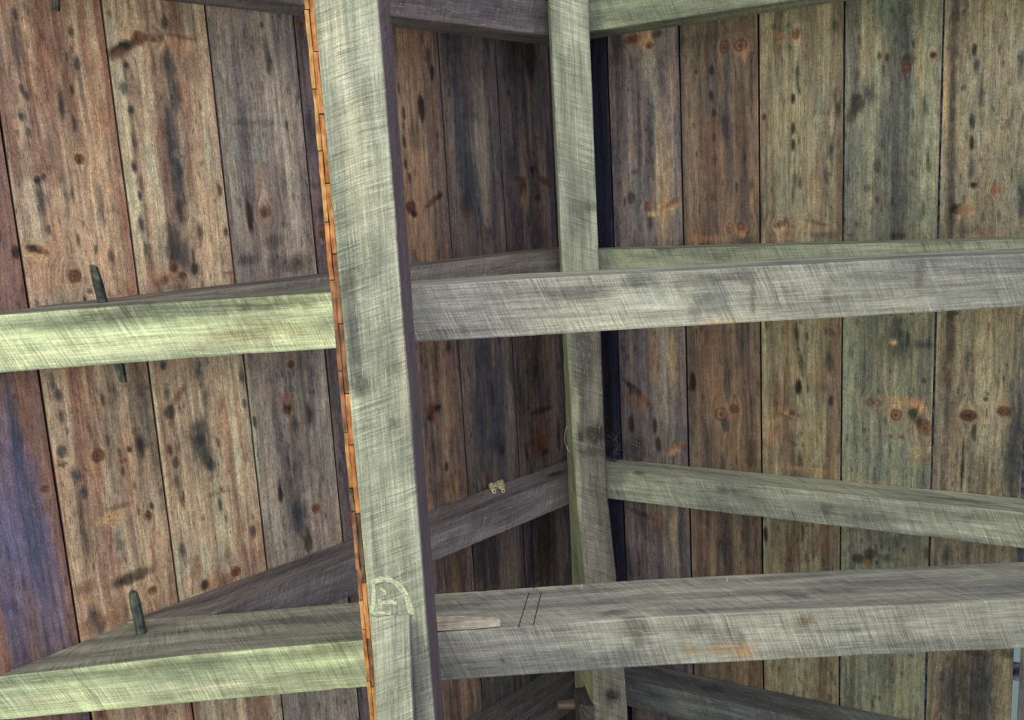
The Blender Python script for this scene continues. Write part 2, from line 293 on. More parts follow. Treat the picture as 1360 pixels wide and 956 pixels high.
    ('R', 926, 306, 14, 2.5, .9, -.25), ('R', 969, 303, 5, 6, 1), ('R', 987, 303, 9, 5, .9, .6), ('O', 985, 312, 5, 5, .7), ('R', 957, 301, 2, 3, .8), ('O', 940, 318, 30, 5, .4),
    ('X', 920, 507, 4.5, 16, .95), ('B', 960, 450, 6, 24, .6), ('B', 966, 500, 6, 30, .6), ('R', 958, 550, 9, 9, .8, -.6), ('K', 975, 543, 6, 6, .9), ('R', 988, 546, 10, 3, .8, .3), ('B', 963, 565, 6, 9, .8), ('D', 998, 600, 8, 30, .6), ('B', 1000, 540, 4, 40, .5), ('R', 945, 480, 20, 60, .35), ('D', 965, 730, 6, 40, .6), ('D', 990, 710, 8, 30, .5), ('R', 935, 720, 12, 40, .3), ('D', 960, 620, 4, 20, .6)]),
 'L': ('R', 1.0255, 1.2721, (166, 142, 104), (130, 102, 76), .3, 'light tan plank with a row of dark dashes down its middle', [
    ('O', 1036, 50, 8, 6, .7, -.6), ('R', 1036, 51, 5, 3, .8, -.6), ('O', 1057, 47, 6, 9, .8), ('R', 1057, 45, 4, 6, .9), ('B', 1059, 100, 3, 20, .8), ('X', 1053, 131, 3, 8, .9), ('X', 1053, 170, 3, 9, .9), ('D', 1053, 192, 3, 8, .9), ('D', 1055, 243, 3, 16, .7), ('D', 1053, 262, 2, 10, .6), ('B', 1103, 198, 4, 14, .9), ('B', 1097, 235, 4, 12, .8), ('D', 1113, 145, 3, 10, .8), ('D', 1108, 130, 3, 10, .6), ('D', 1015, 155, 3, 4, .8), ('D', 1110, 35, 4, 8, .6), ('R', 1085, 240, 12, 26, .35), ('D', 1098, 262, 4, 14, .6),
    ('R', 1037, 298, 9, 4, .8, -.3), ('O', 1040, 304, 14, 5, .6), ('R', 1085, 296, 18, 3, .9, .25), ('O', 1075, 305, 16, 5, .6), ('K', 1053, 301, 3, 3, .7), ('B', 1010, 290, 4, 24, .6), ('D', 1090, 312, 16, 4, .5), ('O', 1040, 316, 26, 4, .5),
    ('D', 1058, 445, 3, 20, .9), ('X', 1060, 515, 5, 12, .95), ('D', 1063, 480, 3, 12, .7), ('B', 1101, 478, 4, 16, .8), ('D', 1103, 532, 3, 7, .9), ('R', 1030, 520, 14, 24, .35), ('R', 1085, 510, 14, 18, .35), ('O', 1045, 548, 9, 4, .6), ('K', 1036, 549, 4, 2.5, .7), ('K', 1052, 548, 4, 4, .7), ('K', 1060, 552, 4, 3, .7), ('T', 1028, 560, 12, 6, .6, -.5), ('O', 1025, 580, 9, 14, .45), ('D', 1063, 612, 3, 12, .7), ('O', 1060, 622, 40, 4, .5), ('X', 1017, 710, 3, 14, .9), ('D', 1066, 708, 3, 12, .8), ('R', 1090, 720, 14, 22, .4), ('D', 1040, 730, 20, 30, .3)]),
 'M': ('R', 1.2721, 1.53, (144, 130, 98), (116, 104, 84), .4, 'greenish tan plank with a broad grey stain down the centre', [
    ('B', 1198, 40, 14, 60, .55), ('B', 1192, 180, 18, 120, .5), ('B', 1196, 290, 16, 60, .5), ('D', 1206, 80, 9, 6, .8), ('K', 1204, 90, 5, 6, .7), ('K', 1240, 73, 4, 4, .9), ('D', 1239, 73, 3, 3, .8), ('X', 1138, 138, 10, 14, .75), ('B', 1152, 122, 10, 14, .7, -.5), ('D', 1130, 155, 6, 8, .6), ('D', 1228, 140, 3, 12, .8), ('D', 1232, 212, 3, 12, .8), ('D', 1226, 280, 3, 14, .7), ('X', 1167, 74, 3, 5, .8), ('X', 1178, 76, 3, 5, .8), ('D', 1165, 220, 4, 8, .6), ('D', 1152, 250, 4, 4, .6), ('T', 1155, 60, 14, 40, .4), ('T', 1222, 100, 5, 60, .3), ('D', 1190, 314, 12, 5, .7), ('D', 1165, 265, 3, 5, .7),
    ('B', 1192, 455, 16, 26, .75), ('T', 1186, 455, 5, 4, .9), ('B', 1225, 457, 18, 6, .7), ('B', 1190, 430, 6, 14, .7), ('O', 1200, 533, 24, 7, .8, .15), ('T', 1190, 545, 18, 14, .5), ('R', 1190, 551, 7, 7, .95), ('X', 1212, 548, 5, 9, .8, .5), ('O', 1222, 540, 12, 6, .7, .8), ('R', 1229, 568, 11, 9, .95, .7), ('D', 1218, 558, 12, 6, .7, .7), ('K', 1183, 580, 3, 3, .9), ('K', 1197, 581, 4, 3, .9), ('R', 1160, 535, 10, 6, .4), ('D', 1227, 506, 3, 4, .8), ('B', 1135, 570, 4, 30, .4), ('T', 1220, 600, 14, 24, .4), ('O', 1150, 640, 30, 3, .4),
    ('D', 1140, 742, 7, 6, .8), ('N', 1152, 745, 8, 8, .7), ('X', 1155, 735, 10, 8, .7), ('D', 1180, 742, 10, 6, .6), ('B', 1180, 720, 12, 12, .6), ('D', 1230, 735, 5, 12, .7), ('D', 1182, 890, 10, 30, .5)]),
 'N': ('R', 1.53, 1.7665, (158, 134, 102), (128, 106, 84), .35, 'tan plank with a dark groove and a black knot, next to the right edge', [
    ('D', 1266, 60, 5, 90, .7), ('D', 1265, 200, 4.5, 90, .7), ('D', 1262, 290, 5, 40, .7), ('X', 1271, 278, 9, 7, 1), ('O', 1282, 280, 12, 12, .55), ('R', 1322, 252, 5, 5, 1), ('O', 1322, 252, 8, 8, .4), ('X', 1294, 66, 3, 8, .9), ('B', 1297, 85, 3, 10, .9), ('B', 1303, 128, 3, 26, .8), ('B', 1291, 160, 3, 8, .9), ('X', 1291, 190, 3, 10, .9), ('B', 1290, 225, 3, 14, .8), ('X', 1292, 246, 4, 4, .9), ('B', 1280, 305, 16, 12, .5), ('B', 1357, 270, 5, 30, .8), ('B', 1357, 90, 4, 20, .6), ('O', 1310, 314, 30, 5, .4), ('T', 1255, 130, 4, 110, .5),
    ('D', 1262, 430, 5, 40, .7), ('D', 1257, 530, 5, 110, .5), ('K', 1286, 552, 9, 7, 1), ('D', 1286, 552, 7, 4, .6), ('K', 1333, 546, 7, 6, 1), ('X', 1294, 575, 3, 12, .8), ('B', 1285, 480, 3, 20, .8), ('D', 1309, 530, 3, 3, .8), ('X', 1278, 620, 2, 34, .9), ('B', 1353, 560, 10, 110, .8), ('B', 1340, 620, 10, 50, .7), ('D', 1305, 630, 10, 26, .5), ('B', 1257, 735, 5, 14, .8), ('B', 1280, 735, 8, 14, .5),
    ('B', 1265, 915, 14, 60, .75), ('B', 1300, 920, 16, 60, .75), ('D', 1283, 910, 30, 50, .4), ('D', 1295, 868, 14, 5, .7), ('D', 1335, 866, 12, 7, .8), ('N', 1330, 900, 8, 40, .4)]),
 'O': ('R', 1.7785, 2.03, (132, 116, 98), (110, 98, 92), .4, None, []),
 'P': ('L', -1.57, -1.36, (104, 78, 76), (74, 66, 80), .4, None, []),
 'Q': ('R', 2.03, 2.28, (140, 118, 96), (110, 98, 88), .4, None, []),
}
for pi, (key, (side, xa, xb, tone, tone2, stain, plabel, feats)) in enumerate(PLANKS.items()):
    m = ML if side == 'L' else MR; sg = -1 if side == 'L' else 1
    sec = math.sqrt(1 + m * m)
    gap = .0034
    xa_, xb_ = xa + gap / sec, xb - gap / sec
    if key == 'H': xb_ = xb
    if key == 'I': xa_ = xa
    wid = (xb_ - xa_) * sec
    nt = int(round(wid / .0046)); ns = int((Y1 - Y0) / .0066)
    tt = np.linspace(0, wid, nt + 1); ss = np.linspace(Y0, Y1, ns + 1)
    S, T = np.meshgrid(ss, tt, indexing='ij'); s = S.ravel(); t = T.ravel()
    rs = np.random.RandomState(100 + pi)
    # slightly wavering edges and a shallow cup
    edge = (fbm(s * 3, s * 0 + pi, 40 + pi) - .5) * .0022
    wgt_l = np.clip(1 - t / .02, 0, 1); wgt_r = np.clip(1 - (wid - t) / .02, 0, 1)
    tg = t + edge * (wgt_l - wgt_r)
    x = xa_ + tg / sec
    off = .003 * (1 - ((t / wid) * 2 - 1) ** 2) + .0012 * np.maximum(wgt_l, wgt_r) ** 3   # up from roof plane
    nx, nz = m * sg / sec, 1 / sec
    z = ZR - m * np.abs(x - XR)
    low = np.stack([x + nx * off, s, z + nz * off], 1)
    up = np.stack([x + nx * TH, s, z + nz * TH], 1)
    n1 = nt + 1; nV = len(low)
    i = np.arange(ns)[:, None] * n1 + np.arange(nt)[None, :]
    i = i.ravel()
    q = np.stack([i, i + n1, i + n1 + 1, i + 1], 1)            # seen from below
    faces = [tuple(r) for r in (q if True else q)]
    # rims and a plain upper side
    rim = []
    a0 = np.arange(ns) * n1
    c4 = {}
    vl = list(map(tuple, low))
    upl = len(vl); vl += [tuple(up[k * n1]) for k in range(ns + 1)]
    upr = len(vl); vl += [tuple(up[k * n1 + nt]) for k in range(ns + 1)]
    for k in range(ns):
        faces.append((k * n1, upl + k, upl + k + 1, (k + 1) * n1))
        faces.append((k * n1 + nt, (k + 1) * n1 + nt, upr + k + 1, upr + k))
        faces.append((upl + k, upr + k, upr + k + 1, upl + k + 1))
    # ---- colour
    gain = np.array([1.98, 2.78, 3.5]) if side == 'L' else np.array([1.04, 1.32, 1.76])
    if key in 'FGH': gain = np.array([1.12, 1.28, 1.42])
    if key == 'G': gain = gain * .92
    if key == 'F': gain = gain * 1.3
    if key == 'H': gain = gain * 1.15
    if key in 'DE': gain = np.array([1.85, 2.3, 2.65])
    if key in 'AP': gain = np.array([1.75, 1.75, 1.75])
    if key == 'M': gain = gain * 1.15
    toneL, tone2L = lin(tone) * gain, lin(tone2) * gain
    nz1 = fbm(t * 26, s * 1.3, 200 + 7 * pi); nz2 = fbm(t * 55, s * 3.0, 300 + 7 * pi)
    col = mix(np.repeat(toneL[None], nV, 0), tone2L[None], smooth(.36, .66, nz1 * .7 + nz2 * .3))
    warm = fbm(t * 9, s * 5, 350 + pi)
    col = col * (1 + (warm[:, None] - .5) * np.array([.35, .1, -.1])[None])
    st = fbm(t * 20, s * 1.7, 400 + 7 * pi); stx = fbm(t * 60, s * 7, 450 + pi, 3)
    col = mix(col, BLUE[None], smooth(.60, .80, st * .72 + stx * .28) * stain * 1.3)
    bl = fbm(t * 70, s * 26, 470 + pi, 2)                         # mottled specks
    col = mix(col, DARK[None], smooth(.72, .86, bl) * .5)
    pl = fbm(t * 40, s * 3.4, 480 + pi, 3)
    col = mix(col, np.minimum(toneL * 1.35, .75)[None], smooth(.58, .78, pl) * .5)
    # dashes in rows where nails and pegs bled
    for row in range(3):
        tr = wid * (.12 + .76 * rs.rand()); sp = Y0 + rs.rand() * .1
        while sp < Y1:
            if rs.rand() < (.3 if side == 'L' else .22):
                blob(col, s, t, sp, tr + rs.randn() * .004, .008 + .018 * rs.rand(), .0035 + .003 * rs.rand(), DARK, .55 + .3 * rs.rand(), .5)
            sp += .05 + .1 * rs.rand()
    warp = np.zeros(nV)
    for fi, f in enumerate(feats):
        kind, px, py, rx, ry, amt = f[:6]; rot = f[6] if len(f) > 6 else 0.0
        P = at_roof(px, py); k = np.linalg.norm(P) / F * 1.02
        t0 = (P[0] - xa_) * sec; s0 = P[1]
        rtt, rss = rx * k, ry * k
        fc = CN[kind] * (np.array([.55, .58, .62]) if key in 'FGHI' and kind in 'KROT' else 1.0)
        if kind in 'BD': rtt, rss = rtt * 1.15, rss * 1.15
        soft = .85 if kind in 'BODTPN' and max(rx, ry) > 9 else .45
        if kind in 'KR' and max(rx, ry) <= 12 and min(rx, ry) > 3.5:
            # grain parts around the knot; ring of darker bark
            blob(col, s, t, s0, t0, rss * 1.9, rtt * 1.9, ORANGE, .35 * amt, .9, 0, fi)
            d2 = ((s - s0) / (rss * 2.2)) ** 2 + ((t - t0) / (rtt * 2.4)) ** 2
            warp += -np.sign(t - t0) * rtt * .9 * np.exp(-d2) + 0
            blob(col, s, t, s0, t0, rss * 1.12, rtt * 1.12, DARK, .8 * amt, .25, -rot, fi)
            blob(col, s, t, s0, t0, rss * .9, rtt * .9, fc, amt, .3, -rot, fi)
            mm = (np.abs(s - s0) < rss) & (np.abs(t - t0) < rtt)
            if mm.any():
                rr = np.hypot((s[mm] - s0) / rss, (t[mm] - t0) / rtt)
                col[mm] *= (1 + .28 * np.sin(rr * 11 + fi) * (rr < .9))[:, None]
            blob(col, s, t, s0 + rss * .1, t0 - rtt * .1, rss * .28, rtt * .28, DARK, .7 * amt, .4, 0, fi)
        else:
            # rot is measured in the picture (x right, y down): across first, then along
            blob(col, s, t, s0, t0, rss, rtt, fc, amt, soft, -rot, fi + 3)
    warp += (fbm(t * 5, s * 1.5, 600 + pi) - .5) * .05
    guv = np.stack([t + warp, s, np.full(nV, pi * 1.37)], 1)
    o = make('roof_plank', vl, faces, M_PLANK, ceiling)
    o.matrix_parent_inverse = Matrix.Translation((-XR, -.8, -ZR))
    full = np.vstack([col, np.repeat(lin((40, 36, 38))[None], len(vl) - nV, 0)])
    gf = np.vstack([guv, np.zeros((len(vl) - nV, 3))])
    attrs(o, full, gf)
    for p in o.data.polygons: p.use_smooth = False
    if plabel: o['label'] = plabel

# roofing felt above the planks; it stops short of the open seams on the right
def felt(xa, xb, y0=Y0, y1=Y1, up=.03, mat=M_UNDER, over=0.0):
    v = []; sg = -1 if xa < XR - 1e-6 else 1; m = ML if sg < 0 else MR; sec = math.sqrt(1 + m * m)
    for x in (xa - (over if sg > 0 else 0), xb + (over if sg < 0 else 0)):
        for y in (y0, y1):
            for h in (up, up + .012):
                v.append((x + m * sg / sec * h, y, ZR - m * sg * (x - XR) + h / sec))
    f = [(0, 2, 6, 4), (1, 5, 7, 3), (0, 4, 5, 1), (2, 3, 7, 6), (0, 1, 3, 2), (4, 6, 7, 5)]
    o = make('roofing_felt', v, f, mat, ceiling); o.matrix_parent_inverse = Matrix.Translation((-XR, -.8, -ZR)); return o
felt(-1.6, XR, over=.06); felt(XR, 1.2, over=.06); felt(1.2, 1.765, mat=M_UNDERB); felt(1.7825, 2.3)
felt(1.765, 1.7825, Y0, 1.5, .031, mat=M_UNDERB); felt(1.765, 1.7825, 1.70, 1.765, .031, mat=M_UNDERB)

# ------------------------------------------------------------------ timbers
def timber(name, rings, tone, tone2, label, cat, feats=(), group=None, mat=None, parent=None, seed=1, tone_fn=None, step=.011, rough=.0010, bevel=.0035, skew=-.4):
    """rings: list of 4-corner stations [top-a, bottom-a, bottom-b, top-b]; corners get a worn arris."""
    R = np.array(rings, float)                                   # (n,4,3)
    L = np.concatenate([[0], np.cumsum(np.linalg.norm(np.diff(R.mean(1), axis=0), axis=1))])
    ns = max(2, int(L[-1] / step)); sl = np.linspace(0, L[-1], ns + 1)
    C = np.stack([np.stack([np.interp(sl, L, R[:, k, a]) for a in range(3)], 1) for k in range(4)], 1)   # (ns+1,4,3)
    per = []
    for k in range(4):
        A, B = R[0, k], R[0, (k + 1) % 4]; l = np.linalg.norm(B - A)
        m_ = 2 if k == 3 else max(3, int(l / step))
        b = min(.3, bevel / l)
        fr = [b] + [b + (1 - 2 * b) * q / (m_ - 1) for q in range(1, m_ - 1)] + [1 - b]
        per += [(k, f, l) for f in fr]
    npk = len(per)
    V = np.empty((ns + 1, npk, 3)); tc = np.empty(npk); acc = 0; base = {}
    for k in range(4): base[k] = acc; acc += np.linalg.norm(R[0, (k + 1) % 4] - R[0, k])
    for j, (k, f, l) in enumerate(per):
        V[:, j] = C[:, k] * (1 - f) + C[:, (k + 1) % 4] * f; tc[j] = base[k] + f * l
    s = np.repeat(sl, npk); t = np.tile(tc, ns + 1)
    cen = C.mean(1)[:, None, :]
    nrm = V - cen; nrm /= np.linalg.norm(nrm, axis=2)[..., None]
    corner = np.tile(np.array([1.0 if (f < .12 or f > .88) else .25 for k, f, l in per]), ns + 1)
    d = (fbm(s * 9, t * 14, seed + 11) - .5) * 2 * rough * corner - np.maximum(0, fbm(s * 16, t * 9, seed + 19) - .66) * .014 * (corner > .5)
    P = V.reshape(-1, 3) + nrm.reshape(-1, 3) * d[:, None]
    idx = np.arange((ns + 1) * npk).reshape(ns + 1, npk)
    a = idx[:-1, :].ravel(); b = np.roll(idx, -1, 1)[:-1, :].ravel(); c = np.roll(idx, -1, 1)[1:, :].ravel(); e = idx[1:, :].ravel()
    faces = [tuple(r) for r in np.stack([a, b, c, e], 1)]
    faces.append(tuple(idx[0, ::-1])); faces.append(tuple(idx[-1, :]))
    o = make(name, P, faces, mat or M_TIMBER, parent)
    # colour
    n1 = fbm(t * 16, s * 2.2, seed + 31); n2 = fbm(t * 45, s * 6, seed + 37)
    col = mix(np.repeat(lin(tone)[None], len(P), 0), lin(tone2)[None], smooth(.38, .66, n1 * .65 + n2 * .35))
    if tone_fn is not None: col = tone_fn(col, P, s, t)
    ax = R[-1].mean(0) - R[0].mean(0); ax /= np.linalg.norm(ax)
    for fi, (kind, pt, rl, rw, amt) in enumerate(feats):
        # pt: world point on a face; rl / rw: reach along and across the timber in metres
        dv = P - np.asarray(pt)[None]; da = dv @ ax; dc = np.linalg.norm(dv - da[:, None] * ax, axis=1)
        r = np.hypot(da / rl, dc / rw) + (fbm(s * 60, t * 60, seed + fi, 2) - .5) * .7
        col = mix(col, CN[kind][None], (1 - smooth(.45, 1.2, r)) * amt)
    attrs(o, col, np.stack([t, s + t * skew, np.full(len(P), seed * 1.713)], 1))
    if label: tag(o, label, cat, group)
    return o

def zf(kind, px, py, rl, rw, amt, z):                            # a stain seen at a pixel, on a level underside
    return (kind, at_z(px, py, z), rl, rw, amt)
def yf(kind, px, py, rl, rw, amt, y):
    return (kind, at_y(px, py, y), rl, rw, amt)

GREY = (176, 176, 166); GREY2 = (140, 141, 138)

# --- the long girder nearest the camera
gx0, gx1, gz1 = -.2956, -.1683, 2.157
gr = []
for y in (-1.3, 0, 1, 2, 3.0):
    gr.append([(gx0, y, gz1), (gx0, y, ZM), (gx1, y, ZM), (gx1, y, gz1)])
gf = [zf('B', 490, 352, .07, .05, .45, ZM), zf('D', 468, 420, .14, .018, .5, ZM), zf('B', 470, 470, .1, .02, .45, ZM), zf('D', 480, 510, .03, .03, .55, ZM), zf('B', 500, 430, .12, .03, .25, ZM),
      zf('D', 535, 490, .02, .04, .3, ZM), zf('D', 523, 560, .012, .012, .5, ZM), zf('P', 440, 30, .12, .03, .4, ZM), zf('P', 480, 250, .2, .03, .25, ZM), zf('P', 540, 520, .1, .03, .3, ZM), zf('P', 470, 200, .15, .03, .3, ZM),
      zf('P', 526, 300, .5, .004, .5, ZM)]
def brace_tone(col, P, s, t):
    w = smooth(-.2075, -.2055, P[:, 0])  # right side painted dark, its shade put into the colour
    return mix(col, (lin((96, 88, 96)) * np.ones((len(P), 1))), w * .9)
def girder_tone(col, P, s, t):                                   # right cheek painted darker and purplish, standing in for its shade
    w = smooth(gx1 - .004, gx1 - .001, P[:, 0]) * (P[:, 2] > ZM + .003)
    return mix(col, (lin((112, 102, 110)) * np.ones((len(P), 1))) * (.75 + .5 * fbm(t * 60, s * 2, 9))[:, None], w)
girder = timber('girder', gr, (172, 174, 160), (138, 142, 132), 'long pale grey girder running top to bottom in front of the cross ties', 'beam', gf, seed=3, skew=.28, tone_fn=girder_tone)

# --- cross ties resting on the girder
def tie(name, yd, yb, h, xl_cut, label, feats, seed, tone, tone2):
    """yd / yb: polylines of the two lower edges, (x, y)"""
    xs = sorted({round(q[0], 3) for q in yd} | {2.05})
    dx, dy = zip(*yd); bx, by = zip(*yb)
    rings = []
    zt = ZT + h
    # left end is cut to the slope of the roof
    x_lo = XR - (ZR - ZT) / ML + .004; x_hi = XR - (ZR - zt) / ML + .004
    def ring(xt, xb):
        a_t, a_b = np.interp(xt, dx, dy), np.interp(xb, dx, dy)
        b_t, b_b = np.interp(xt, bx, by), np.interp(xb, bx, by)
        return [(xt, a_t, zt), (xb, a_b, ZT), (xb, b_b, ZT), (xt, b_t, zt)]
    rings.append(ring(x_hi, x_lo))
    for x in xs:
        if x < 2.1 and x > x_hi + .03: rings.append(ring(x, x))
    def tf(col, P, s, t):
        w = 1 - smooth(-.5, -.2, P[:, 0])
        col = col * (1 - .16 * smooth(.25, 1.0, P[:, 0]))[:, None]  # right end painted darker, as the light falls off there
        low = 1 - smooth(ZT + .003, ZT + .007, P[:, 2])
        col = mix(col, col * np.array([1.32, 1.46, 1.14])[None], w * low)  # left underside painted brighter and greener, standing in for light from the left
        return mix(col, col * np.array([.80, .80, .78])[None], w * (1 - low))  # left side faces darkened in place of shade
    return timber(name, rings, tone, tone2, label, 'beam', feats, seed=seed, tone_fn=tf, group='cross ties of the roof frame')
t1d = [(-1.3, .205), (-.756, .196), (-.36, .196), (-.167, .192), (.11, .191), (.44, .194), (.885, .196), (1.335, .201), (2.3, .206)]
t1b = [(-1.3, .342), (-.773, .334), (-.363, .331), (-.167, .329), (.103, .330), (.437, .330), (.886, .332), (1.341, .334), (2.3, .338)]
f1 = [zf('N', 345, 440, .16, .03, .4, ZT), zf('D', 230, 414, .26, .028, .55, ZT), zf('D', 360, 402, .14, .024, .6, ZT), zf('D', 80, 428, .2, .02, .35, ZT), zf('N', 300, 455, .12, .02, .3, ZT), zf('P', 150, 465, .5, .02, .35, ZT),
      zf('D', 770, 390, .09, .025, .5, ZT), zf('D', 850, 370, .06, .02, .55, ZT), zf('B', 870, 385, .06, .03, .35, ZT), zf('X', 930, 372, .09, .022, .55, ZT), zf('X', 985, 368, .05, .02, .5, ZT), zf('B', 950, 400, .05, .05, .4, ZT), zf('U', 960, 428, .06, .014, .4, ZT), zf('D', 925, 410, .02, .05, .4, ZT), zf('D', 1000, 395, .01, .05, .5, ZT), zf('D', 1100, 390, .012, .05, .35, ZT), zf('D', 1220, 370, .015, .05, .4, ZT),
      zf('B', 740, 385, .3, .02, .25, ZT), zf('P', 770, 432, .2, .02, .35, ZT)]
tie('cross_tie', t1d, t1b, .163, 0, 'grey cross tie across the middle of the photo, above the girder, left end in yellow-green light', f1, 11, GREY, GREY2)
t2d = [(-1.3, 1.127), (-.83, 1.105), (-.374, 1.097), (-.17, 1.090), (.416, 1.090), (.892, 1.101), (1.375, 1.113), (2.3, 1.135)]
t2b = [(-1.3, 1.246), (-.846, 1.235), (-.382, 1.227), (-.168, 1.225), (.412, 1.227), (.894, 1.239), (1.382, 1.253), (2.3, 1.277)]
f2 = [zf('U', 990, 865, .03, .02, .7, ZT), zf('U', 960, 862, .06, .02, .4, ZT), zf('U', 915, 865, .02, .015, .45, ZT), zf('D', 840, 832, .05, .03, .55, ZT), zf('D', 850, 850, .02, .02, .5, ZT), zf('X', 930, 832, .04, .02, .45, ZT), zf('X', 985, 850, .015, .03, .5, ZT), zf('D', 960, 845, .05, .03, .35, ZT), zf('X', 1068, 823, .014, .01, .7, ZT), zf('N', 1068, 823, .03, .02, .5, ZT), zf('B', 700, 855, .25, .012, .35, ZT), zf('B', 1120, 835, .12, .012, .35, ZT), zf('D', 668, 878, .006, .006, .6, ZT), zf('D', 100, 898, .22, .026, .45, ZT), zf('D', 280, 880, .22, .026, .45, ZT), zf('D', 420, 866, .14, .024, .5, ZT), zf('P', 200, 920, .5, .025, .4, ZT),
      yf('D', 815, 815, .05, .02, .6, 1.092), yf('D', 1062, 792, .04, .02, .5, 1.1), yf('W', 965, 769, .008, .005, .9, 1.1), yf('W', 1128, 775, .008, .004, .8, 1.1), yf('W', 895, 772, .012, .004, .8, 1.1), yf('W', 760, 785, .02, .004, .7, 1.1), yf('W', 796, 779, .006, .004, .9, 1.1)]
tie2 = tie('cross_tie', t2d, t2b, .236, 0, 'deep grey cross tie low in the photo, with the stick shim lying against it', f2, 12, GREY, GREY2)
t0d = [(-1.3, -.715), (2.3, -.715)]; t0b = [(-1.3, -.582), (2.3, -.582)]
tie('cross_tie', t0d, t0b, .236, 0, 'grey cross tie just beyond the top edge, only its peg tip reaching into the photo', [], 13, GREY, GREY2)

# --- rafters: two per frame, meeting over the ridge beam
RW = .1224
def rafter(side, y, label, seed, tone, tone2, x_end, dep, foot_z=None, feats=(), name='rafter', yo=0.0):
    m = ML if side == 'L' else MR; sg = -1 if side == 'L' else 1
    dz = dep * math.sqrt(1 + m * m); lift = .001
    def P(x, low, yy): return (x, yy, ZR - m * abs(x - XR) - (dz if low else lift))
    rings = []
    xs = [XR + sg * .001] + [XR + sg * (abs(x_end - XR)) * k for k in (.33, .66)]
    for x in xs: rings.append([P(x, 0, y), P(x, 1, y), P(x, 1, y + RW), P(x, 0, y + RW)])
    if foot_z is None:
        x = x_end; rings.append([P(x, 0, y), P(x, 1, y), P(x, 1, y + RW), P(x, 0, y + RW)])
    else:                                                        # birdsmouth: level cut sitting on the tie
        xl = XR + sg * (ZR - dz - foot_z) / m; xu = XR + sg * (ZR - lift - foot_z) / m
        if sg < 0: rings[-1] = None; rings = [r for r in rings if r]
        rings.append([P(xl, 0, y), P(xl, 1, y), P(xl, 1, y + RW), P(xl, 0, y + RW)])
        rings.append([(xu, y, foot_z), (xu + .004, y, foot_z - .0005), (xu + .004, y + RW, foot_z - .0005), (xu, y + RW, foot_z)])
    return timber(name, rings, tone, tone2, label, 'rafter', feats, seed=seed, group='rafters under the planks')
DEPL, DEPR = .149, .149
fz2, fz1 = ZT + .237, ZT + .164
DG = (136, 130, 132); DG2 = (108, 103, 108)
rafter('L', -.7115, 'left rafter of the topmost pair, cut by the top edge of the photo', 21, (130, 122, 126), (104, 100, 108), -1.06, DEPL, fz2)
rafter('L', .2, 'left rafter of the pair showing as a thin strip over the middle cross tie', 22, (142, 136, 130), (116, 110, 108), -1.0, DEPL, fz1)
f3 = [yf('D', 735, 630, .06, .02, .7, 1.108), yf('P', 745, 612, .05, .02, .4, 1.108), yf('D', 712, 672, .014, .014, .6, 1.108)]
rafter('L', 1.1076, 'left rafter sloping up from the low cross tie, with the small mud nest on it', 23, DG, DG2, -1.06, DEPL, fz2, f3)
rafter('L', 2.0036, 'left rafter at the bottom edge under the low cross tie, in deep shade', 24, (108, 104, 108), (88, 86, 94), -1.06, DEPL, fz2)
rafter('R', -.7107, 'right rafter of the topmost pair, greenish grey, at the top edge', 25, (164, 170, 150), (136, 142, 128), 2.25, DEPR)
f2r = [yf('X', 880, 330, .05, .006, .7, .21), yf('X', 960, 327, .06, .005, .7, .21), yf('X', 900, 333, .03, .004, .7, .21)]
rafter('R', .2100, 'right rafter just showing above the middle cross tie, with a dark crack', 26, (164, 170, 150), (136, 142, 128), 2.25, DEPR, None, f2r)
f3r = [('X', at_roof(1298, 682, .15), .03, .012, .9), ('D', at_roof(1298, 682, .15), .06, .03, .5), ('D', at_roof(1097, 675, .17), .03, .03, .5), ('D', at_roof(848, 625, .17), .035, .02, .7), ('D', at_roof(1280, 665, .1), .1, .02, .5), ('B', at_roof(960, 650, .17), .03, .02, .5)]
rafter('R', 1.0835, 'right rafter between the two cross ties, pale, with a dark knot near the right edge', 27, (184, 188, 172), (148, 152, 142), 2.25, DEPR, None, f3r)
f4r = [('X', at_roof(935, 925, .1), .02, .02, .6), ('D', at_roof(945, 918, .1), .06, .03, .5)]
rafter('R', 1.9833, 'right rafter at the bottom edge below the low cross tie', 28, (122, 126, 124), (98, 100, 106), 2.25, DEPR, None, f4r)

# --- ridge beam, two lengths end to end
rb = []
for y in (-1.3, -.3, .42):
    rb.append([(.3045, y, 3.455), (.3045, y, 3.36), (.4434, y, 3.36), (.4434, y, 3.455)])
rf = [zf('D', 783, 275, .03, .03, .5, 3.36), zf('D', 770, 290, .1, .04, .3, 3.36)]
timber('ridge_beam', rb, (178, 182, 168), (150, 154, 142), 'upper length of the ridge beam, pale grey, above the middle cross tie', 'beam', rf, seed=31)
rb = []
for y, xo, x0, x1, z in ((.425, .3015, .305, .437, 3.34), (.83, .299, .311, .435, 3.33), (1.15, .296, .316, .436, 3.32), (1.476, .294, .325, .449, 3.24), (1.785, .285, .327, .454, 3.15), (1.96, .284, .318, .452, 3.10), (2.62, .28, .31, .455, 2.95), (3.0, .28, .31, .455, 2.88)):
    rb.append([(xo, y, 3.45), (x0, y, z), (x1, y, z), (x1, y, 3.45)])
def rtone(col, P, s, t):
    w = (P[:, 0] < .3115) & (P[:, 2] > 3.0)
    side = np.clip((.335 - P[:, 0]) / .02, 0, 1) * (P[:, 2] > 3.16)  # left side painted paler and greener, as if lit from the left
    return mix(col, lin((158, 164, 142))[None], np.clip(side, 0, 1) * .6)
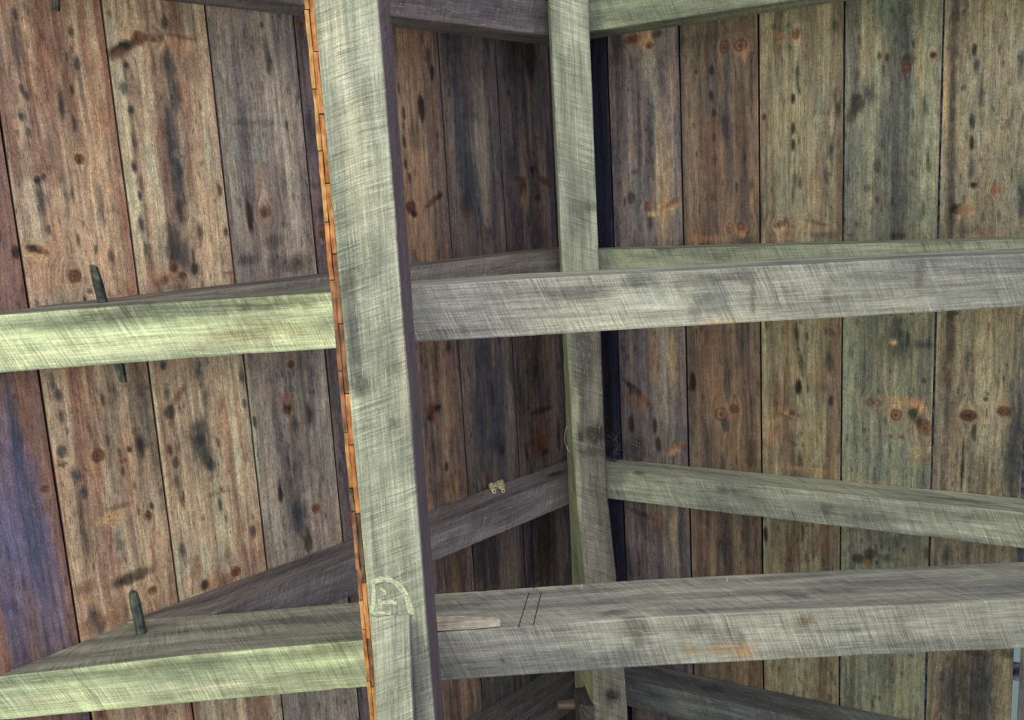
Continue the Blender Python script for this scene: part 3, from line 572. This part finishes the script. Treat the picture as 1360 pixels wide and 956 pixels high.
rf = [('D', at_z(790, 575, 3.33), .05, .05, .8), ('X', at_z(772, 578, 3.33), .03, .012, .7), ('D', at_z(785, 600, 3.33), .02, .06, .5), ('X', at_z(813, 925, 3.12), .022, .022, .9), ('D', at_z(813, 925, 3.12), .05, .04, .5), ('P', at_z(765, 540, 3.33), .1, .016, .6), ('P', at_z(768, 650, 3.32), .2, .01, .4), ('R', at_z(805, 565, 3.33), .03, .01, .4)]
timber('ridge_beam', rb, (126, 122, 116), (98, 94, 94), 'lower length of the ridge beam, darker and knotty, below the middle cross tie', 'beam', rf, seed=32, tone_fn=rtone)
# short dark block nailed to its left side, and the stick under it
timber('wooden_block', [[(.262, 1.90, 3.24), (.268, 1.90, 3.125), (.322, 1.90, 3.10), (.322, 1.90, 3.24)], [(.262, 2.4, 3.16), (.268, 2.4, 3.03), (.314, 2.4, 3.0), (.314, 2.4, 3.16)]],
       (84, 76, 78), (64, 60, 66), 'short dark block fixed to the left of the ridge beam at the bottom edge', 'block', seed=33)
timber('wooden_stub', [[(.20, 1.995, 3.315), (.20, 1.995, 3.29), (.20, 2.02, 3.29), (.20, 2.02, 3.315)], [(.29, 1.99, 3.322), (.29, 1.99, 3.287), (.29, 2.025, 3.287), (.29, 2.025, 3.322)]],
       (128, 112, 114), (104, 92, 98), 'small stick jutting left from the ridge beam near the bottom edge', 'stick', seed=34, step=.006)

# --- knee brace coming down from the girder
sl = .43
br = []
for y in (.895, 1.3, 1.8, 2.3):
    zl = ZM - .004 - (y - .895) * sl; zu = min(ZM - .0018, zl + .14)
    br.append([(-.29, y, zu), (-.29, y, zl), (-.205, y, zl), (-.205, y, zu)])
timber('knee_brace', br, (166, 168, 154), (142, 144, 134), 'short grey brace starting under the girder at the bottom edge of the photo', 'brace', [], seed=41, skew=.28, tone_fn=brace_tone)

# --- chalk mark and pencil lines
def ribbon(name, pts, z, w, mat, parent):
    P = [at_z(x, y, z) for x, y in pts]; v = []; f = []
    for k, q in enumerate(P):
        a = P[max(0, k - 1)]; b = P[min(len(P) - 1, k + 1)]; d = b - a; d /= np.linalg.norm(d)
        n = np.array([-d[1], d[0], 0]); ww = w * (.8 + .4 * ((k * 37) % 7) / 7)
        v += [tuple(q + n * ww / 2), tuple(q - n * ww / 2)]
        if k: f.append((2 * k - 2, 2 * k - 1, 2 * k + 1, 2 * k))
    return v, f
cv, cf = [], []
for pts, w in (([(493, 774), (500, 771), (507, 769), (515, 768.5), (521, 771), (527, 775), (533, 781), (538, 787), (541, 794), (543, 802), (545, 809), (547, 816)], .0095),
               ([(496, 773), (496.5, 785), (496, 797), (495, 807), (494, 814)], .006), ([(494, 814.5), (503, 813), (511, 814), (519, 814)], .005),
               ([(505, 782), (509, 782.5), (511.5, 786), (511, 790)], .005), ([(503, 797), (508, 799.5), (514, 800), (520, 799), (527, 801)], .006), ([(505, 797), (507, 803), (505, 807)], .004)):
    v, f = ribbon('', pts, ZM - .0022, w * 1.35, M_CHALK, None); b = len(cv)
    cv += v; cf += [tuple(i + b for i in q) for q in f]
ck = make('chalk_mark', cv, cf, M_CHALK, girder); ck['label'] = 'rounded chalk mark drawn on the girder above the brace'
for a, b in (((702.5, 787), (688.5, 833)), ((719, 786), (708.5, 829))):
    A = at_y(*a, 1.0885); B = at_y(*b, 1.0885); n = np.array([.0011, 0, 0])
    make('pencil_line', [A - n, A + n, B + n, B - n], [(0, 1, 2, 3)], M_PENCIL, tie2)

# --- thin orange strips nailed in two rows to the left of the girder
rs = np.random.RandomState(5)
def strip(x0, x1, ya, yb, z0, mat, label):
    v = []; n = 5
    ys = np.linspace(ya + .0012, yb - .0012, n)
    j = rs.randn(n) * .0005; zz = z0 + rs.randn() * .002
    for k, y in enumerate(ys):
        for (x, z) in ((x0, zz + .16), (x0, zz + .0012), (x0 + .0012, zz), (x1 - .0012, zz), (x1, zz + .0012), (x1, zz + .16)):
            v.append((x + j[k], y, z + (rs.randn() * .0008 if z < zz + .1 else 0)))
    f = []
    for k in range(n - 1):
        for q in range(6): f.append((k * 6 + q, k * 6 + (q + 1) % 6, (k + 1) * 6 + (q + 1) % 6, (k + 1) * 6 + q))
    f.append(tuple(range(5, -1, -1))); f.append(tuple((n - 1) * 6 + q for q in range(6)))
    o = make('wooden_strip', v, f, mat)
    return tag(o, label, 'strip', 'thin wooden strips along the girder')
def gy(px, py): return at_z(px, py, 1.885)[1]
inner = [-60, 68, 151, 243, 337, 430, 523, 591, 682, 774, 848, 912, 990]
outer = [-40, 12, 118, 200, 295, 372, 493, 575, 649, 680, 757, 798, 836, 905, 980]
ORD = ['first', 'second', 'third', 'fourth', 'fifth', 'sixth', 'seventh', 'eighth', 'ninth', 'tenth', 'eleventh', 'twelfth', 'thirteenth', 'fourteenth']
mi = [0, 0, 0, 0, 2, 2, 0, 0, 3, 0, 2, 0, 0]; mo = [1, 1, 1, 1, 0, 2, 2, 1, 3, 2, 2, 1, 0, 1]
def lx(px, py): return 416 + (px) * 0
for k in range(len(inner) - 1):
    w = 'orange' if mi[k] == 0 else ('reddish brown' if mi[k] == 2 else 'greyish brown')
    strip(gx0 - .0105, gx0 - .0005, gy(416 + .09 * inner[k], inner[k]), gy(416 + .09 * inner[k + 1], inner[k + 1]), 1.8865, M_LATH[mi[k]],
          'thin %s strip against the girder, inner row, %s from the top' % (w, ORD[k]))
for k in range(len(outer) - 1):
    w = {0: 'orange', 1: 'tan', 2: 'reddish brown', 3: 'greyish brown'}[mo[k]]
    strip(gx0 - .0205, gx0 - .0115, gy(408 + .09 * outer[k], outer[k]), gy(408 + .09 * outer[k + 1], outer[k + 1]), 1.889, M_LATH[mo[k]],
          'thin %s strip in the outer row beside the girder, %s from the top' % (w, ORD[k]))

# --- wooden pegs through the frame joints
def peg(x, z, ya, yb, r, label, dx=0.0, dz=0.0):
    v = []; f = []; n = 9; m_ = 9; rs_ = np.random.RandomState(int(abs(ya) * 1000) + 3)
    rad = r * (1 + .12 * rs_.randn(n))
    for k in range(m_):
        u = k / (m_ - 1); y = ya + (yb - ya) * u
        tp = 1.0 if 0 < k < m_ - 1 else .78
        for q in range(n):
            a = 2 * math.pi * q / n
            v.append((x + dx * u + rad[q] * tp * math.cos(a), y + (rs_.randn() * .003 if k in (0, m_ - 1) else 0), z + dz * u + rad[q] * tp * math.sin(a)))
    for k in range(m_ - 1):
        for q in range(n): f.append((k * n + q, k * n + (q + 1) % n, (k + 1) * n + (q + 1) % n, (k + 1) * n + q))
    f.append(tuple(range(n - 1, -1, -1))); f.append(tuple((m_ - 1) * n + q for q in range(n)))
    o = make('wooden_peg', v, f, M_PEG)
    return tag(o, label, 'peg', 'wooden pegs through the cross ties')
peg(-.975, 2.315, .105, .405, .0125, 'grey wooden peg running through the left part of the middle cross tie', .035)
peg(-1.0, 2.34, .995, 1.2, .0135, 'dark wooden peg standing out of the low cross tie at left', .016, -.003)
peg(-1.001, 2.37, -.66, -.522, .0105, 'tip of a pale wooden peg at the top edge near the top left corner', 0)

# --- wedge-shaped stick lying on the girder beside the low tie
sv = []
for x, y0, y1, z0, z1 in ((-.30, 1.056, 1.084, 2.170, 2.197), (-.17, 1.057, 1.085, 2.170, 2.197), (-.09, 1.062, 1.087, 2.171, 2.195), (-.012, 1.069, 1.0865, 2.173, 2.190), (-.006, 1.072, 1.085, 2.175, 2.188)):
    sv += [(x, y0, z1), (x, y0 - .0015, z0), (x, y1, z0), (x, y1, z1)]
sf = []
for k in range(4):
    for q in range(4): sf.append((k * 4 + q, k * 4 + (q + 1) % 4, (k + 1) * 4 + (q + 1) % 4, (k + 1) * 4 + q))
sf += [(3, 2, 1, 0), (16, 17, 18, 19)]
tag(make('shim', sv, sf, M_SHIM), 'pale wedge stick poking out to the right between girder and low cross tie', 'shim')

# --- mud nest on the rafter
nb = at_y(655, 646, 1.1076)
nest = empty('mud_nest', (nb[0], 1.1076, nb[2])); tag(nest, 'little pale mud nest of insect tubes on the shaded left rafter', 'nest')
def tube(px0, py0, px1, py1, r0, r1, out, hole):
    A = at_y(px0, py0, 1.1076 - out); B = at_y(px1, py1, 1.1076 - out * .9)
    d = B - A; d /= np.linalg.norm(d); u = np.cross(d, [0, 1, 0]); u /= np.linalg.norm(u); w = np.cross(d, u)
    v = []; f = []; n = 12; prof = [(0, .35), (.06, .8), (.2, 1), (.35, .95), (.5, 1.02), (.65, .93), (.8, .95), (.92, .9), (1, .82)]
    if hole: prof += [(1, .5), (.9, .45)]
    L = np.linalg.norm(B - A)
    for (a, rr) in prof:
        r = (r0 + (r1 - r0) * a) * rr
        for q in range(n):
            th = 2 * math.pi * q / n; c = A + d * a * L + (u * math.cos(th) + w * math.sin(th)) * r
            v.append(tuple(c - nb * 1.0 + np.array([0, nb[1] - 1.1076, 0])))
    m_ = len(prof)
    for k in range(m_ - 1):
        for q in range(n): f.append((k * n + q, k * n + (q + 1) % n, (k + 1) * n + (q + 1) % n, (k + 1) * n + q))
    f.append(tuple(range(n - 1, -1, -1)))
    if not hole: f.append(tuple((m_ - 1) * n + q for q in range(n)))
    o = make('mud_tube', v, f, M_MUD, nest, True)
    if hole:
        v2 = []
        for q in range(n):
            th = 2 * math.pi * q / n; c = A + d * L * .93 + (u * math.cos(th) + w * math.sin(th)) * r1 * .52
            v2.append(tuple(c - nb + np.array([0, nb[1] - 1.1076, 0])))
        make('tube_hole', v2, [tuple(range(n))], M_HOLE, o)
tube(650, 640, 656.5, 653, .0125, .009, .008, True)
tube(656, 639, 658.5, 648, .0085, .0075, .006, True)
tube(661, 639, 664, 648.5, .0095, .0065, .008, False)
tube(665.5, 638, 668.5, 652, .0105, .0085, .008, True)

# --- dusty cobweb and twine by the ridge
def strands(name, curves, r, mat, label, cat, kind=None):
    v = []; f = []
    for pts in curves:
        pts = [np.asarray(p, float) for p in pts]; b0 = len(v)
        for k, p in enumerate(pts):
            d = pts[min(k + 1, len(pts) - 1)] - pts[max(k - 1, 0)]; d /= (np.linalg.norm(d) + 1e-9)
            u = np.cross(d, [.3, .2, 1]); u /= np.linalg.norm(u); w = np.cross(d, u)
            for q in range(4):
                th = math.pi / 2 * q; v.append(tuple(p + (u * math.cos(th) + w * math.sin(th)) * r))
            if k:
                for q in range(4): f.append((b0 + (k - 1) * 4 + q, b0 + (k - 1) * 4 + (q + 1) % 4, b0 + k * 4 + (q + 1) % 4, b0 + k * 4 + q))
        f.append((b0 + 3, b0 + 2, b0 + 1, b0)); e = len(v); f.append((e - 4, e - 3, e - 2, e - 1))
    o = make(name, v, f, mat); return tag(o, label, cat, None, kind)
rs = np.random.RandomState(8)
cur = []
for k in range(7):
    y = 583 + k * 3.6; x0 = 826 + k * .8; x1 = 850 + k * 1.0
    cur.append([at_roof(x0 + (x1 - x0) * u, y + 2.2 * math.sin(u * 3.1 * 2 + k) + u * 1.5, .022 + .01 * math.sin(u * 3)) for u in np.linspace(0, 1, 9)])
for k in range(4):
    x = 830 + k * 7
    cur.append([at_roof(x + 3 * u + .8 * math.sin(u * 9), 582 + 25 * u, .024) for u in np.linspace(0, 1, 7)])
cur.append([at_roof(824, 610, .05), at_roof(831, 605, .05), at_roof(846, 605.5, .04), at_roof(860, 606.5, .03), at_roof(872, 608, .02)])
for k in range(26):
    x, y = 806 + 17 * rs.rand(), 582 + 38 * rs.rand(); p = []
    for q in range(6):
        p.append(at_roof(x, y, .03 + .03 * rs.rand())); x += rs.randn() * 3.2; y += rs.randn() * 3.0; x = min(max(x, 805), 828)
    cur.append(p)
strands('cobweb', cur, .0011, M_WEB, 'dusty net-like cobweb in the dark corner right of the ridge beam', 'cobweb', 'stuff')
strands('plant_fibre', [[at_z(753, 566, 3.4), at_z(751, 572, 3.4), at_z(750, 580, 3.4), at_z(750.5, 588, 3.4), at_z(753.5, 596, 3.4), at_z(757, 600, 3.38)]], .0012, M_SPLINTER,
        'thin pale looped fibre hanging on the left of the ridge beam', 'fibre')
# splinters on the top edge of the low tie
for k, (px, py, a, L, lab) in enumerate(((771, 779, .2, .022, 'pale splinter on the low tie beside the ridge beam'), (709, 778, 1.0, .03, 'dark upright splinter on the top edge of the low tie'), (965, 769, .5, .02, 'white splinter on the upper edge of the low tie, right of the ridge beam'))):
    A = at_y(px, py + 3, 1.0885); B = A + np.array([.3 * L * math.cos(a), -.004, L * 1.0])
    strands('splinter', [[A, (A + B) / 2 + np.array([.002, 0, 0]), B]], .0016, M_SPLINTER if k != 1 else M_PENCIL, lab, 'splinter')

# ------------------------------------------------------------------ light: open sides of the shelter, bounce from the ground
wd = bpy.data.worlds.new('open_air'); sc.world = wd; wd.use_nodes = True
nt = wd.node_tree; nt.nodes.clear()
def wn(t, **k):
    o = nt.nodes.new(t)
    for a, b in k.items(): setattr(o, a, b)
    return o
tcw = wn('ShaderNodeTexCoord'); sp = wn('ShaderNodeSeparateXYZ'); nt.links.new(tcw.outputs['Generated'], sp.inputs[0])
def ramp(sock, lo, hi, stops):
    mr = wn('ShaderNodeMapRange'); nt.links.new(sock, mr.inputs[0]); mr.inputs[1].default_value = lo; mr.inputs[2].default_value = hi
    r = wn('ShaderNodeValToRGB'); nt.links.new(mr.outputs[0], r.inputs[0])
    e = r.color_ramp.elements
    for k, (p, c) in enumerate(stops):
        el = e[k] if k < 2 else e.new(p)
        el.position = p; el.color = (*c, 1)
    return r.outputs[0]
cx = ramp(sp.outputs[0], -1, 1, [(0, (.95, 1.0, .68)), (1, (.80, .78, .90)), (.45, (.80, .80, .78))])
cy = ramp(sp.outputs[1], -1, 1, [(0, (1, 1, 1)), (1, (.34, .35, .45)), (.5, (.8, .8, .82))])
cz = ramp(sp.outputs[2], -1, 1, [(0, (1.0, 1.0, .97)), (1, (.56, .84, .62)), (.42, (.85, .85, .85)), (.62, (.6, .62, .7))])
m1 = wn('ShaderNodeMix', data_type='RGBA', blend_type='MULTIPLY'); m1.inputs[0].default_value = 1
nt.links.new(cx, m1.inputs[6]); nt.links.new(cy, m1.inputs[7])
m2 = wn('ShaderNodeMix', data_type='RGBA', blend_type='MULTIPLY'); m2.inputs[0].default_value = 1
nt.links.new(m1.outputs[2], m2.inputs[6]); nt.links.new(cz, m2.inputs[7])
bg = wn('ShaderNodeBackground'); bg.inputs[1].default_value = .70
nt.links.new(m2.outputs[2], bg.inputs[0]); wo = wn('ShaderNodeOutputWorld'); nt.links.new(bg.outputs[0], wo.inputs[0])

def area(name, loc, target, size, power, color):
    l = bpy.data.lights.new(name, 'AREA'); l.energy = power; l.color = color; l.shape = 'DISK'; l.size = size
    o = bpy.data.objects.new(name, l); o.location = loc
    o.rotation_euler = (Vector(target) - Vector(loc)).to_track_quat('-Z', 'Y').to_euler(); return link(o)
area('lawn_bounce', (-3.2, .8, -.5), (-.4, .8, 2.6), 2.2, 84, (.94, 1.0, .58))
area('yard_bounce', (3.6, -.6, .3), (.6, .4, 3.0), 2.4, 26, (1.0, .94, 1.0))
area('floor_bounce', (-.6, -.6, -1.1), (-.3, .6, 3.0), 2.0, 40, (1.0, .98, .95))
area('open_end_bounce', (.4, -3.6, .4), (.2, .9, 3.0), 2.6, 50, (1.0, .99, .93))

# ------------------------------------------------------------------ camera
cam = bpy.data.cameras.new('camera'); co = link(bpy.data.objects.new('camera', cam))
cam.sensor_fit = 'HORIZONTAL'; cam.sensor_width = 36.0; cam.lens = F / W * 36.0; cam.clip_start = .01
r, dn, fw = RM
co.matrix_world = Matrix(((r[0], -dn[0], -fw[0], 0), (r[1], -dn[1], -fw[1], 0), (r[2], -dn[2], -fw[2], 0), (0, 0, 0, 1)))
sc.camera = co
sc.view_settings.view_transform = 'Standard'
sc.view_settings.look = 'None'
